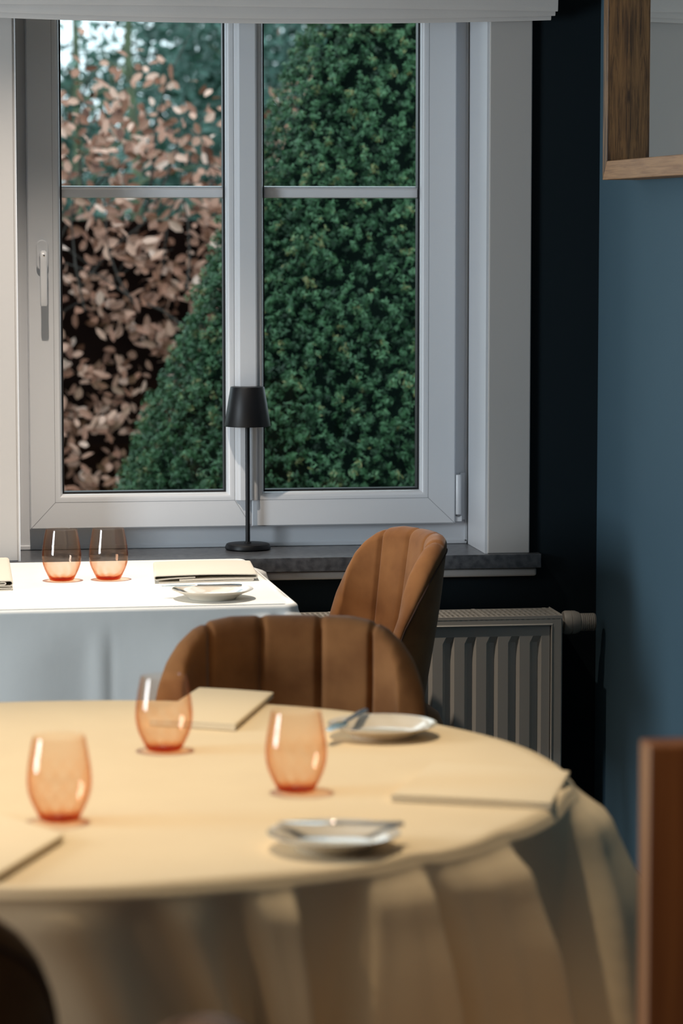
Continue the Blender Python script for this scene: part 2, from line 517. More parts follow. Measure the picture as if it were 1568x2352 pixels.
V = grid(bm, P, close_v=True); bm.faces.new(V[0]); bm.faces.new(V[-1][::-1])
mk('lever', bm, M['pvc'], hd, smooth=True, angle=40)
bm = bmesh.new(); lathe(bm, [(0, 0), (.0022, 0), (.0022, .0015), (0, .0018)], 12, cap=False)
bmesh.ops.rotate(bm, verts=bm.verts[:], cent=(0, 0, 0), matrix=Matrix.Rotation(PI / 2, 3, 'X'))
bmesh.ops.translate(bm, verts=bm.verts[:], vec=(hx + .002, SY - .053, lz1 - .012))
mk('screw', bm, M['steel'], hd)
# hinge at the lower right
h1, h0 = ony(1042, 1091, SY).z, ony(1042, 1182, SY).z
bm = bmesh.new(); lathe(bm, [(0, h0), (.007, h0), (.0078, h0 + .002), (.0078, h1 - .002), (.007, h1), (0, h1)], 20, cap=False)
bmesh.ops.translate(bm, verts=bm.verts[:], vec=(1.3275, SY + .008, 0))
hg = mk('hinge', bm, M['pvc'], sr, smooth=True, angle=40)
bm = bmesh.new(); box(bm, 1.3195, 1.337, SY + .006, FY, h0 - .018, h0 - .004, .001)
mk('hinge_foot', bm, M['pvc'], hg)
bm = bmesh.new(); box(bm, 1.3245, 1.3305, SY + .004, SY + .012, h0 - .006, h0 + .001)
mk('hinge_pin', bm, M['screw'], hg)
bm = bmesh.new(); box(bm, 1.336, 1.349, FY - .006, FY, h0 - .016, h1 + .003, .001)
mk('hinge_plate', bm, M['pvc'], hg)

# ---------------- fabric blind over the window
bl = thing('roman_blind', 'gathered off-white fabric blind hanging over the top of the window', 'blind', (0, 0, 0))
def blind_panel(name, x0, x1, y0, th, z0f, z1, parent):
    bm = bmesh.new()
    n = 60
    F0, F1 = [], []
    for i in range(n + 1):
        x = x0 + (x1 - x0) * i / n
        zb = z0f(x)
        prof = [(y0 + th, z1), (y0 + th, zb + .01), (y0 + th * .6, zb + .002), (y0 + th * .3, zb), (y0 + .001, zb + .004), (y0, zb + .012), (y0 - .002, zb + .03), (y0, z1)]
        F0.append([(x, yy + .0015 * math.sin(x * 9 + zz * 30), zz) for yy, zz in prof])
    V = grid(bm, F0, close_v=True); bm.faces.new(V[0]); bm.faces.new(V[-1][::-1])
    return mk(name, bm, M['blind'], parent, smooth=True, angle=50)
BX0, BX1 = .05, 1.512
def sag(px_l, px_m, px_r):
    zl, zm, zr = ony(0, px_l, 6.93).z, ony(750, px_m, 6.93).z, ony(1270, px_r, 6.93).z
    def f(x):
        t = (x - .22) / (1.51 - .22)
        a = 4 * (zm - (zl + zr) / 2)
        return zl + (zr - zl) * t + a * t * (1 - t)
    return f
blind_panel('fabric_fold', BX0, BX1 - .010, 6.945, .012, sag(40, 54, 45), 2.45, bl)
blind_panel('fabric_fold', BX0, BX1 - .003, 6.930, .012, sag(28, 44, 36), 2.45, bl)
blind_panel('fabric_fold', BX0, BX1, 6.915, .012, sag(10, 18, 27), 2.45, bl)
blind_panel('fabric_fold', BX0, BX1 + .001, 6.900, .012, sag(-20, -14, -2), 2.45, bl)
bm = bmesh.new(); box(bm, BX0, BX1, 6.90, 6.985, 2.45, 2.50, .004)
mk('head_rail', bm, M['casing'], bl)

# ---------------- mirror on the side wall
mf = thing('wall_mirror', 'mirror in a deep oak frame hanging on the blue side wall', 'mirror', (WX, 6.2, 1.66))
MD = .083   # frame depth from the wall
ya, yb, za, zb, t = 6.607, 5.55, 1.657, 2.45, .042
def frame_board(pts, m):
    """pts: outer/inner corners in (y, z), extruded from the wall"""
    bm = bmesh.new()
    x0, x1 = WX - MD, WX
    A = [bm.verts.new((x0, p[0], p[1])) for p in pts]; B = [bm.verts.new((x1, p[0], p[1])) for p in pts]
    bm.faces.new(A); bm.faces.new(B[::-1])
    for i in range(4): bm.faces.new((A[i], A[(i + 1) % 4], B[(i + 1) % 4], B[i]))
    bmesh.ops.bevel(bm, geom=bm.edges[:], offset=.0012, segments=1, affect='EDGES')
    o = mk('frame_board', bm, m)
    o.parent = mf; o.matrix_parent_inverse = Matrix.Translation(-mf.location)
    return o
frame_board([(ya, za), (yb, za), (yb + t, za + t), (ya - t, za + t)], M['oak_y_lit'])
frame_board([(ya, zb), (yb, zb), (yb + t, zb - t), (ya - t, zb - t)], M['oak_y_lit'])
frame_board([(ya, za), (ya, zb), (ya - t, zb - t), (ya - t, za + t)], M['oak'])
frame_board([(yb, za), (yb, zb), (yb + t, zb - t), (yb + t, za + t)], M['oak'])
bm = bmesh.new(); box(bm, WX - .034, WX - .030, yb + t - .002, ya - t + .002, za + t - .002, zb - t + .002)
o = mk('mirror_glass', bm, M['mirror']); o.parent = mf; o.matrix_parent_inverse = Matrix.Translation(-mf.location)

# ---------------- radiator
RX0, RX1, RY0, RY1, RZ0, RZ1 = .45, 1.515, 6.83, 6.975, .06, .632
rad = thing('radiator', 'cream ribbed panel radiator under the stone window sill', 'radiator', (1.0, 6.9, 0))
def pr(o, root):
    o.parent = root; o.matrix_parent_inverse = Matrix.Translation(-Vector(root.location)); return o
bm = bmesh.new()
prof = []
pitch, x = .0525, RX0 + .03
inner0, inner1 = RX0 + .022, RX1 - .030
nrib = int((inner1 - inner0) / pitch)
xs = [(inner0, 0)]
start = inner1 - nrib * pitch
for i in range(nrib):
    a = start + i * pitch
    xs += [(a + .004, 0), (a + .012, .010), (a + .024, .010), (a + .032, 0)]
xs += [(inner1, 0)]
zt, zb_ = RZ1 - .048, RZ0 + .05
rows = []
for (zz, k) in ((RZ0 + .012, 0), (zb_, 0), (zb_ + .02, 1), (zt - .016, 1), (zt, 0), (RZ1 - .022, 0)):
    rows.append([(xx, RY0 + .004 + d * k, zz) for xx, d in xs])
grid(bm, rows)
pr(mk('ribbed_panel', bm, M['enamel'], None, smooth=False), rad)
bm = bmesh.new(); ring(bm, RX0, RX1, RZ0, RZ1 - .006, .020, .024, .012, .018, RY0, RY0 + .03, .004)
pr(mk('front_frame', bm, M['enamel']), rad)
bm = bmesh.new(); ring(bm, inner0 - .004, inner1 + .008, RZ0 + .008, RZ1 - .018, .006, .006, .006, .006, RY0 - .002, RY0 + .01, .002)
pr(mk('panel_rim', bm, M['enamel']), rad)
for x_ in (RX0, RX1 - .003):
    bm = bmesh.new(); box(bm, x_, x_ + .003, RY0 + .002, RY1, RZ0 + .01, RZ1 + .002, .001)
    pr(mk('side_cover', bm, M['enamel']), rad)
bm = bmesh.new(); box(bm, RX0 + .004, RX1 - .004, RY1 - .03, RY1 - .012, RZ0, RZ1 - .02)
pr(mk('rear_panel', bm, M['enamel']), rad)
bm = bmesh.new()
for yy in (RY0 + .002, RY0 + .05, RY0 + .098, RY1 - .006):
    box(bm, RX0, RX1, yy - .0025, yy + .0025, RZ1 - .007, RZ1)
n = int((RX1 - RX0) / .0125)
for i in range(n + 1):
    xx = RX0 + .003 + i * (RX1 - RX0 - .006) / n
    if i % 14 == 0: box(bm, xx - .004, xx + .004, RY0, RY1, RZ1 - .004, RZ1 + .0005)
    box(bm, xx - .0028, xx + .0028, RY0, RY1 - .004, RZ1 - .009, RZ1 - .001)
pr(mk('top_grille', bm, M['enamel']), rad)
bm = bmesh.new(); box(bm, RX0 + .01, RX1 - .01, RY0 + .035, RY0 + .11, RZ0 + .03, RZ1 - .02)
pr(mk('convector_fins', bm, M['dark']), rad)
# thermostatic valve
vz, vy = .606, 6.895
vh = mk('valve_head', lathe(bmesh.new(), [(0, .006), (.010, .006), (.011, .012), (.026, .013), (.0285, .018), (.0285, .030), (.0265, .0305), (.0265, .0325), (.0285, .033), (.028, .042), (.024, .052), (.021, .054), (.021, .056)], 40, cap=True), M['plastic'], None, smooth=True, angle=30)
bm = bmesh.new()
def ridge(i, r, z, a): return r, z
prof = [(.0215, .056)]
z_ = .056
for i in range(7):
    prof += [(.0215, z_ + .0028), (.0190, z_ + .0030), (.0190, z_ + .0045), (.0215, z_ + .0047)]
    z_ += .0047
prof += [(.0205, z_ + .002), (0, z_ + .003)]
lathe(bm, prof, 40, cap=True)
vg = mk('valve_grip', bm, M['plastic'], None, smooth=True, angle=30)
bm = bmesh.new(); lathe(bm, [(0, -.02), (.008, -.02), (.008, .007), (0, .007)], 20, cap=False)
vs_ = mk('valve_stem', bm, M['screw'], None, smooth=True, angle=30)
for o_, par in ((vh, rad), (vg, rad), (vs_, rad)):
    o_.parent = par
    o_.location = Vector((RX1 + .002, vy, vz)) - Vector(par.location)
    o_.rotation_euler = (0, PI / 2, 0)
bm = bmesh.new(); tube(bm, [(RX1 - .02, vy, vz - .0), (RX1 - .02, vy, vz - .45), (RX1 - .02, vy + .01, .001)], .008, 12)
pr(mk('supply_pipe', bm, M['enamel'], None, smooth=True, angle=60), rad)

# ================================================================== table lamp
lamp_at = onz(569, 1261.5, .7662)
lp = thing('table_lamp', 'slim matt black cordless lamp with conical shade standing on the window sill', 'lamp', lamp_at)
bm = bmesh.new()
lathe(bm, [(0, 0), (.052, 0), (.0555, .002), (.0560, .006), (.0525, .0135), (.0500, .0148), (.012, .0155), (0, .0155)], 64, cap=False)
mk('base', bm, M['black'], lp, smooth=True, angle=35)
bm = bmesh.new()
lathe(bm, [(.0085, .0150), (.0085, .017), (.0056, .0185), (.0056, .330), (.004, .334)], 32)
mk('stem', bm, M['black'], lp, smooth=True, angle=35)
bm = bmesh.new()
sz0, sz1 = .302, .3975
lathe(bm, [(.0555, sz0), (.0560, sz0 - .0005), (.0565, sz0 + .001), (.0415, sz1 - .002), (.0405, sz1), (.0375, sz1 + .0003), (0, sz1 - .0005), (0, sz1 - .004), (.0385, sz1 - .0035), (.0545, sz0 + .001), (.0555, sz0)], 72, cap=False)
mk('shade', bm, M['black'], lp, smooth=True, angle=35)
bm = bmesh.new(); lathe(bm, [(0, .325), (.020, .325), (.022, .330), (.022, .345), (0, .350)], 32, cap=False)
mk('light_head', bm, M['casing'], lp, smooth=True, angle=35)

# ================================================================== tablecloths and tables
TZ1, TZ2 = .755, .768

# --- round table
TC, TR = Vector((.232, 4.268)), .716
rt = thing('round_table', 'round wooden dining table hidden under the cream tablecloth', 'table', (TC.x, TC.y, 0))
bm = bmesh.new(); lathe(bm, [(0, .70), (TR - .015, .70), (TR - .006, .708), (TR - .006, TZ1 - .012), (TR - .012, TZ1 - .006), (0, TZ1 - .006)], 72, cap=False)
mk('tabletop', bm, M['oak_dark'], rt)
bm = bmesh.new(); lathe(bm, [(.28, 0), (.28, .02), (.10, .04), (.045, .07), (.045, .62), (.12, .70)], 40)
mk('pedestal', bm, M['black'], rt, smooth=True, angle=40)

# fold list: (azimuth at the table edge, azimuth at the hem, radial offset); azimuth 0 faces the camera side, grows to the right
FOLDS = [(-180, -180, .03), (-165, -166, -.01), (-150, -150, .05), (-135, -134, -.01), (-118, -118, .04), (-100, -100, .0), (-80, -82, .045), (-66, -66, .0),
         (-52, -50, .035), (-38, -34, .0), (-26, -22, .022), (-14, -6, .010), (-6, 5, .020), (2, 11.5, -.006), (6.5, 13.5, .014), (11.5, 15.0, -.004), (15.2, 16.2, .022), (17.6, 17.2, .030),
         (18.8, 18.0, .000), (25.5, 19.5, -.002), (28.2, 21.0, .022), (31.2, 28.5, .030), (33.0, 32.6, .036), (34.6, 34.2, .010), (38, 38, .020), (43, 41.5, .032),
         (47.5, 46.8, .046), (49.6, 48.8, .0), (58, 51.5, .0), (65, 54, .004), (71, 60, .042), (80, 75, .054), (92, 90, .020), (104, 104, .05), (118, 118, -.005), (134, 134, .05),
         (150, 150, -.005), (164, 164, .045), (180, 180, .03)]
def fold_off(a, s, L):
    t = min(1.0, s / .34)
    prev = None
    for (p0, p1, v) in FOLDS:
        p = p0 + (p1 - p0) * t
        if prev is not None and a <= p:
            q, qv = prev
            u = (a - q) / max(1e-6, p - q)
            u = u * u * (3 - 2 * u)
            return qv + (v - qv) * u
        prev = (p, v)
    return prev[1]
bm = bmesh.new()
NA = 900
rowsP = []
rad_top = [.02, .12, .25, .38, .5, .6, .66, TR - .03, TR - .012]
rw = rad_top + [None] * 0
rc = .014
drops = [0.0, .004, .010, .02, .035, .05, .07, .09, .115, .14, .17, .20, .235, .27, .31, .35, .39, .43]
A = [-180 + 360 * k / NA for k in range(NA)]
def pt(a, r, z):
    ar = math.radians(a)
    return (TC.x + r * math.sin(ar), TC.y - r * math.cos(ar), z)
def pucker(a): return .011 * math.exp(-((a - 69) / 4.5) ** 2) + .004 * math.exp(-((a - 33) / 3.0) ** 2) + .004 * math.exp(-((a - 47.5) / 3.0) ** 2)
rows = []
for r in rad_top:
    rows.append([pt(a, r, TZ1 + .0012 * math.sin(a * .14 + r * 9) * (r / TR) ** 3 + pucker(a) * sm(TR - .07, TR, r)) for a in A])
for k in range(1, 6):
    th_ = PI / 2 * k / 6
    rr, zz = TR - rc + rc * math.sin(th_), TZ1 - rc + rc * math.cos(th_)
    rows.append([pt(a, rr, zz + pucker(a)) for a in A])
for s in drops:
    g = .75 * sm(0, .045, s) + .55 * sm(.02, .20, s) + 1.3 * s
    row = []
    for a in A:
        off = fold_off(a, s, 1) * g
        rr = TR + .004 + max(off, -.003) + .15 * s * (.10 + .90 * sm(-8, 20, a)) * (.15 + .85 * sm(0, .02, off / max(g, 1e-3))) + .006 * math.sin(math.radians(a * 3 + 40)) * sm(0, .2, s)
        hem = .84 - .44 * sm(95, 125, a if a > 0 else a + 360) * (1 - sm(250, 300, a if a > 0 else a + 360))
        zz = TZ1 - rc - s * hem + pucker(a) * (1 - sm(0, .08, s))
        row.append(pt(a, rr, zz))
    rows.append(row)
V = grid(bm, rows, close_v=True)
c = bm.verts.new((TC.x, TC.y, TZ1))
for k in range(NA): bm.faces.new((c, V[0][k], V[0][(k + 1) % NA]))
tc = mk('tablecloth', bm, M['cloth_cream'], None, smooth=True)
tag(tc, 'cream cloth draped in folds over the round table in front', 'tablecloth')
md = tc.modifiers.new('thickness', 'SOLIDIFY'); md.thickness = .0012; md.offset = -1

# --- rectangular table by the window
RXC, RYC, RA = .18, 6.505, math.radians(1.3)
HX, HY = .60, .432
rt2 = thing('rectangular_table', 'rectangular table at the window hidden under the white tablecloth', 'table', (RXC, RYC, 0), RA)
bm = bmesh.new(); box(bm, -HX + .01, HX - .01, -HY + .01, HY - .01, TZ2 - .035, TZ2 - .006, .004)
mk('tabletop', bm, M['oak_dark'], rt2)
for sx in (-1, 1):
    for sy in (-1, 1):
        bm = bmesh.new(); box(bm, sx * (HX - .07) - .025, sx * (HX - .07) + .025, sy * (HY - .17) - .025, sy * (HY - .17) + .025, 0, TZ2 - .035, .003)
        mk('leg', bm, M['oak_dark'], rt2)
bm = bmesh.new()
# outline of the cloth: walk round a rounded rectangle
out = []
def rr_pt(t_, hx, hy, r):
    segs = [2 * (hy - r), PI / 2 * r, 2 * (hx - r), PI / 2 * r] * 2
    tot = sum(segs); d = t_ * tot
    # start at (+hx, -hy + r) going +y
    pos = [(hx, -(hy - r), 0, 1), (hx - r, hy - r, 0), (hx - r, hy, -1, 0), (-(hx - r), hy - r, 90), (-hx, hy - r, 0, -1), (-(hx - r), -(hy - r), 180), (-(hx - r), -hy, 1, 0), (hx - r, -(hy - r), 270)]
    for i, L in enumerate(segs):
        if d <= L or i == 7:
            p = pos[i]
            if len(p) == 4:
                n = (p[3], -p[2]); return p[0] + p[2] * d, p[1] + p[3] * d, n[0], n[1]
            a = math.radians(p[2]) + d / r
            return p[0] + r * math.cos(a), p[1] + r * math.sin(a), math.cos(a), math.sin(a)
        d -= L
NP = 800
ts = [k / NP for k in range(NP)]
def crease(x, c0, wdt): return math.exp(-((x - c0) / wdt) ** 2)
rows = []
for k_ in (.05, .3, .6, .85, .96, .985):
    row = []
    for t_ in ts:
        x, y_, nx, ny = rr_pt(t_, HX, HY, .03)
        row.append((x * k_, y_ * k_, TZ2 + (0 if k_ < .9 else -.0004)))
    rows.append(row)
rc2 = .010
for k in range(0, 5):
    th_ = PI / 2 * k / 5
    row = []
    for t_ in ts:
        x, y_, nx, ny = rr_pt(t_, HX, HY, .03)
        dd = rc2 * (1 - math.sin(th_))
        row.append((x - nx * dd, y_ - ny * dd, TZ2 - rc2 + rc2 * math.cos(th_)))
    rows.append(row)
for s in drops:
    row = []
    for t_ in ts:
        x, y_, nx, ny = rr_pt(t_, HX, HY, .03)
        corner = max(0, 1 - math.hypot(abs(x) - HX, abs(y_) - HY) / .16)
        # fabric surplus at every corner: a cone that swings out with small pleats
        off = .055 * (corner ** 1.5) * sm(.0, .12, s) * (1 + 1.2 * s) - .012 * crease(math.hypot(abs(x) - HX, abs(y_) - HY), .045, .016) * sm(0, .06, s)
        if y_ < -HY + .02:   # the visible front: a few soft hanging folds
            off += sm(.01, .2, s) * (.004 * crease(x, .180, .022) - .0015 * crease(x, .204, .010) + .007 * math.sin(x * 21 + 1) * .6 + .006 * crease(x, .36, .05))
        off += .03 * s
        if y_ > HY - .02 or (y_ > 0 and abs(x) < HX - .02): off = min(off, 0.0) * 0 + 0.0
        row.append((x + nx * off, y_ + ny * off, TZ2 - rc2 - s * (.53 if y_ < HY - .06 else .20)))
    rows.append(row)
V = grid(bm, rows, close_v=True)
bm.faces.new(V[0])
tc2 = mk('tablecloth', bm, M['cloth_white'], None, smooth=True)
tc2.location = (RXC, RYC, 0); tc2.rotation_euler = (0, 0, RA)
tag(tc2, 'white cloth hanging straight over the rectangular table at the window', 'tablecloth')
md = tc2.modifiers.new('thickness', 'SOLIDIFY'); md.thickness = .0012; md.offset = -1

# ================================================================== chairs
def chair(name, label, loc, rz, group=None, arm_len=.12):
    t_ = thing(name, label, 'chair', loc, rz, group)
    Wd, Bd, LEAN = .215, .085, .14      # half width, half depth of the bend, backward lean
    n_arc, n_arm = 92, 16
    ax = .5 * PI * .5 * (Wd + Bd)       # quarter arc length
    half = ax + arm_len
    def plan(s, off):
        """s: signed length along the shell from the middle of the back; off: outward offset"""
        sg = 1 if s >= 0 else -1; q = abs(s)
        if q <= ax:
            a = q / ax * PI / 2
            p = Vector((math.sin(a) * Wd, math.cos(a) * Bd)); nrm = Vector((math.sin(a) / Wd, math.cos(a) / Bd)).normalized()
            f = 0
        else:
            f = q - ax
            p = Vector((Wd - .012 * (f / arm_len) ** 2, -f)); nrm = Vector((1, 0)); a = PI / 2
        p = p + nrm * off
        return sg * p.x, p.y, a, f
    def top(s):
        q = abs(s)
        a = q / ax * 90
        f = max(0.0, q - ax)
        key = a if f <= 0 else 90 + f * 1000
        T = [(0, 0), (30, 0.0), (42, .006), (52, .018), (62, .038), (71, .064), (80, .102), (90, .158), (110, .215), (135, .265), (165, .292), (195, .325), (215, .338)]
        for (k0, v0), (k1, v1) in zip(T, T[1:]):
            if key <= k1: return .868 - (v0 + (v1 - v0) * (key - k0) / (k1 - k0))
        return .868 - .338
    grooves = [-.115, -.038, .038, .115]
    def groove(s):
        g = 0
        for c_ in grooves: g = max(g, math.exp(-((s - c_) / .0045) ** 2))
        return g
    def puff(s):
        b = [-.26] + grooves + [.26]
        for a_, c_ in zip(b, b[1:]):
            if a_ <= s <= c_: u = (s - a_) / (c_ - a_); return math.sin(PI * u) ** .6
        return 0
    N = 260
    rows = []
    TH = .046
    zb = .37
    nv = 20
    for i in range(N + 1):
        s = -half + 2 * half * i / N
        h = top(s); g = groove(s); pf = puff(s)
        end = 1.0
        e_ = (half - abs(s)) / .03
        if e_ < 1: end = math.sqrt(max(0.0, 1 - (1 - max(0, e_)) ** 2)) * .98 + .02
        th = TH * end
        row = []
        def P3(off, z):
            k = (z - zb) / (.89 - zb)
            x, y_, a, f = plan(s, off)
            taper = .86 + .14 * sm(0, .75, k)
            lean = LEAN * max(0, z - .45) * max(0, math.cos(min(a, PI / 2))) * 1.0
            x *= taper
            return (x, y_ * (taper if y_ > 0 else 1) + lean, z)
        # inner face going up
        zi = zb + .02
        for j in range(nv):
            z = zi + (h - .024 - zi) * j / (nv - 1)
            row.append(P3(-th / 2 + .009 * g - .005 * pf, z))
        # rounded top with the grooves running over it
        for j in range(1, 10):
            a_ = PI * j / 10
            row.append(P3(-math.cos(a_) * th / 2 * (1) + (.007 * g - .004 * pf) * max(0, math.cos(a_)), h - .024 + math.sin(a_) * (.024 - .004 * g)))
        for j in range(nv):
            z = h - .024 + (zb - (h - .024)) * j / (nv - 1)
            row.append(P3(th / 2, z))
        rows.append(row)
    bm = bmesh.new()
    V = grid(bm, rows, close_v=True)
    bm.faces.new(V[0]); bm.faces.new(V[-1][::-1])
    sh = mk('back_shell', bm, M['velvet'], t_, smooth=True, angle=70)
    # double stitched seam near the outer edge of the shell
    for dz in (.030,):
        pts = []
        for i in range(8, N - 7):
            s = -half + 2 * half * i / N
            x, y_, a, f = plan(s, TH / 2 + .0005)
            z = top(s) - dz - .002
            k = (z - zb) / (.89 - zb); taper = .86 + .14 * sm(0, .75, k)
            lean = LEAN * max(0, z - .45) * max(0, math.cos(min(a, PI / 2)))
            pts.append((x * taper, y_ * (taper if y_ > 0 else 1) + lean, z))
        bm = bmesh.new(); tube(bm, pts, .0022, 6)
        mk('seam', bm, M['stitch'], sh)
    # seat
    bm = bmesh.new()
    n = 56
    prof = [(.0, .49), (.55, .488), (.80, .482), (.93, .468), (.99, .445), (1.0, .42), (.98, .395), (.90, .37), (.0, .365)]
    rws = []
    for (k, z) in prof[1:-1]:
        rws.append([(.196 * k * math.copysign(abs(math.sin(2 * PI * q / n)) ** .7, math.sin(2 * PI * q / n)),
                     (-.20 if math.cos(2 * PI * q / n) < 0 else .15) * k * abs(math.cos(2 * PI * q / n)) ** .7 - .0, z) for q in range(n)])
    V = grid(bm, rws, close_v=True); bm.faces.new(V[0]); bm.faces.new(V[-1][::-1])
    mk('seat', bm, M['velvet'], t_, smooth=True, angle=60)
    for sx in (-1, 1):
        for sy in (-1, 1):
            bm = bmesh.new()
            tube(bm, [(sx * .215, sy * .20 - .02, 0.0), (sx * .14, sy * .13 - .02, .372)], [.008, .013], 14)
            mk('leg', bm, M['black'], t_, smooth=True, angle=50)
    return t_

cB = chair('velvet_chair', 'brown channel-tufted velvet chair facing the camera behind the round table', (.635, 5.03, 0), math.radians(-8), 'velvet dining chairs')
cA = copy_tree(cB)
cA.location = (1.005, 6.54, 0); cA.rotation_euler = (0, 0, math.radians(-79))
cA['label'] = 'cognac velvet chair turned sideways between window table and radiator'
cC = copy_tree(cB)
cC.location = (-.095, 3.11, 0); cC.rotation_euler = (0, 0, math.radians(178))
cC['label'] = 'dark blurred velvet chair at the bottom left corner, seen from behind'

cD = copy_tree(cB)
cD.location = (.135, 2.415, 0); cD.rotation_euler = (0, 0, math.radians(-90))
cD['label'] = 'velvet chair of which only a rounded brown tip shows at the bottom edge'

# ================================================================== glasses
def tumbler():
    out = [(.0, .0), (.020, .0), (.0262, .0018), (.0285, .006), (.0335, .016), (.0385, .027), (.0420, .038), (.0436, .049), (.0438, .058), (.0430, .069), (.0415, .080), (.0395, .092), (.0372, .104), (.0352, .1135)]
    rim = [(.0350, .1150), (.0344, .1153), (.0338, .1150)]
    inn = [(.0341, .1135), (.0361, .104), (.0383, .092), (.0403, .080), (.0418, .069), (.0425, .058), (.0422, .049), (.0405, .038), (.0368, .027), (.0290, .0120), (.021, .0068), (.010, .0062), (.0, .0072)]
    n0 = len(out) + len(rim)
    def f(i, r, z, a):
        if i >= n0:
            k = sm(.012, .03, z) * (1 - sm(.06, .10, z))
            r = r - .0009 * k * (.5 + .5 * math.cos(12 * a + (PI if int(z / .016) % 2 else 0)))
            if z < .02: z = z + .0012 * math.cos(9 * a) * (r / .03)
        return r, z
    bm = bmesh.new()
    lathe(bm, out + rim + inn, 72, cap=False, fn=f)
    return bm
gz1, gz2 = TZ1 + .0012, TZ2 + .0006
glass_spots = [((142, 1333.5), gz2, 'left one of the two pink tumblers on the white window table'),
               ((249.5, 1331), gz2, 'pink tumbler on the window table, right of its twin and nearer the napkin'),
               ((137, 1884), gz1, 'amber tumbler nearest the left edge of the cream round table'),
               ((377, 1724), gz1, 'amber tumbler on the round table in front of the brown chair and folded napkin'),
               ((680, 1817), gz1, 'amber tumbler in the middle of the round table between the two bread plates')]
g0 = None
for i, ((px, py), z, lab) in enumerate(glass_spots):
    if g0 is None:
        g0 = mk('tumbler', tumbler(), M['amber'], None, smooth=True); o = g0
    else:
        o = g0.copy(); COL.objects.link(o)
    o.location = onz(px, py, z)
    o.rotation_euler = (0, 0, i * .7)
    tag(o, lab, 'glass', 'ribbed amber tumblers')

# ================================================================== plates
def plate_bm():
    bm = bmesh.new()
    lathe(bm, [(.0, .0025), (.040, .0025), (.046, .0), (.050, .0), (.053, .004), (.066, .0115), (.0850, .0190), (.0865, .0203), (.0860, .0212), (.0840, .0210), (.066, .0145), (.054, .0075), (.048, .0062), (.0, .0058)], 96, cap=False)
    return bm
p0 = None
for i, ((px, py), z, lab) in enumerate([((488, 1352), gz2, 'small cream bread plate with a knife on the white window table'),
                                        ((877, 1661), gz1, 'small cream bread plate near the far right rim of the round table'),
                                        ((766, 1911), gz1, 'small cream bread plate nearest the camera on the round table')]):
    if p0 is None: p0 = mk('bread_plate', plate_bm(), M['porcelain'], None, smooth=True, angle=50); o = p0
    else: o = p0.copy(); COL.objects.link(o)
    c_ = onz(px, py, z + .0205); o.location = (c_.x, c_.y, z)
    tag(o, lab, 'plate', 'bread plates')
    if i == 0: plA = o.location.copy()
    if i == 1: plB = o.location.copy()
    if i == 2: plC = o.location.copy()

# ================================================================== butter knives
def knife(label, tip, end, blade=.085, hand=.105, roll=0, wid=1.0):
    """tip and end are points in space; blade lies from tip, handle to end"""
    tip, end = Vector(tip), Vector(end)
    L = (end - tip).length
    root = thing('butter_knife', label, 'knife', tip, 0, 'butter knives on the bread plates')
    d = (end - tip).normalized()
    root.rotation_mode = 'QUATERNION'
    q = d.to_track_quat('X', 'Z')
    root.rotation_quaternion = q
    bl_ = L * .42
    bm = bmesh.new()
    n = 14; top_, bot = [], []
    for i in range(n + 1):
        u = i / n; x = bl_ * u
        w1 = .0095 * wid * math.sin(min(1, u * 2.2 + .10) * PI / 2) ** .8
        w0 = -.0085 * wid * math.sin(min(1, u * 1.4 + .05) * PI / 2)
        if u > .8:
            k = (u - .8) / .2; w1 = w1 * (1 - k) + .0035 * k; w0 = w0 * (1 - k) - .0035 * k
        top_.append((x, w1)); bot.append((x, w0))
    rows = []
    for (a, b) in zip(top_, bot):
        rows.append([(a[0], a[1], .0007), (a[0], (a[1] + b[1]) / 2, .0011), (b[0], b[1], .0004), (b[0], b[1], -.0004), (a[0], (a[1] + b[1]) / 2, -.0011), (a[0], a[1], -.0007)])
    V = grid(bm, rows, close_v=True); bm.faces.new(V[0]); bm.faces.new(V[-1][::-1])
    mk('blade', bm, M['steel'], root, smooth=True, angle=40)
    bm = bmesh.new()
    rows = []
    for (u, w_, t2) in ((0, .0030, .0022), (.04, .0045, .0032), (.08, .0040, .003), (.25, .0042, .003), (.7, .0062, .0035), (.95, .0068, .0036), (1.0, .0060, .0025)):
        x = bl_ - .001 + (L - bl_) * u
        rows.append([(x, w_ * math.cos(2 * PI * k / 12), t2 * math.sin(2 * PI * k / 12)) for k in range(12)])
    V = grid(bm, rows, close_v=True); bm.faces.new(V[0]); bm.faces.new(V[-1][::-1])
    mk('handle', bm, M['steel'], root, smooth=True, angle=60)
    return root
rz_ = gz2 + .0215 + .003
knife('steel butter knife lying across the plate on the white window table', onz(371, 1346, rz_ + .001), onz(556, 1344, rz_))
rz_ = gz1 + .0215 + .003
knife('steel butter knife tilted on the far right plate of the round table', onz(756, 1680, rz_ - .002), onz(838, 1630, rz_ + .004), wid=1.3)
knife('steel butter knife lying across the plate nearest the camera', onz(638, 1889, rz_ + .001), onz(929, 1893, rz_))

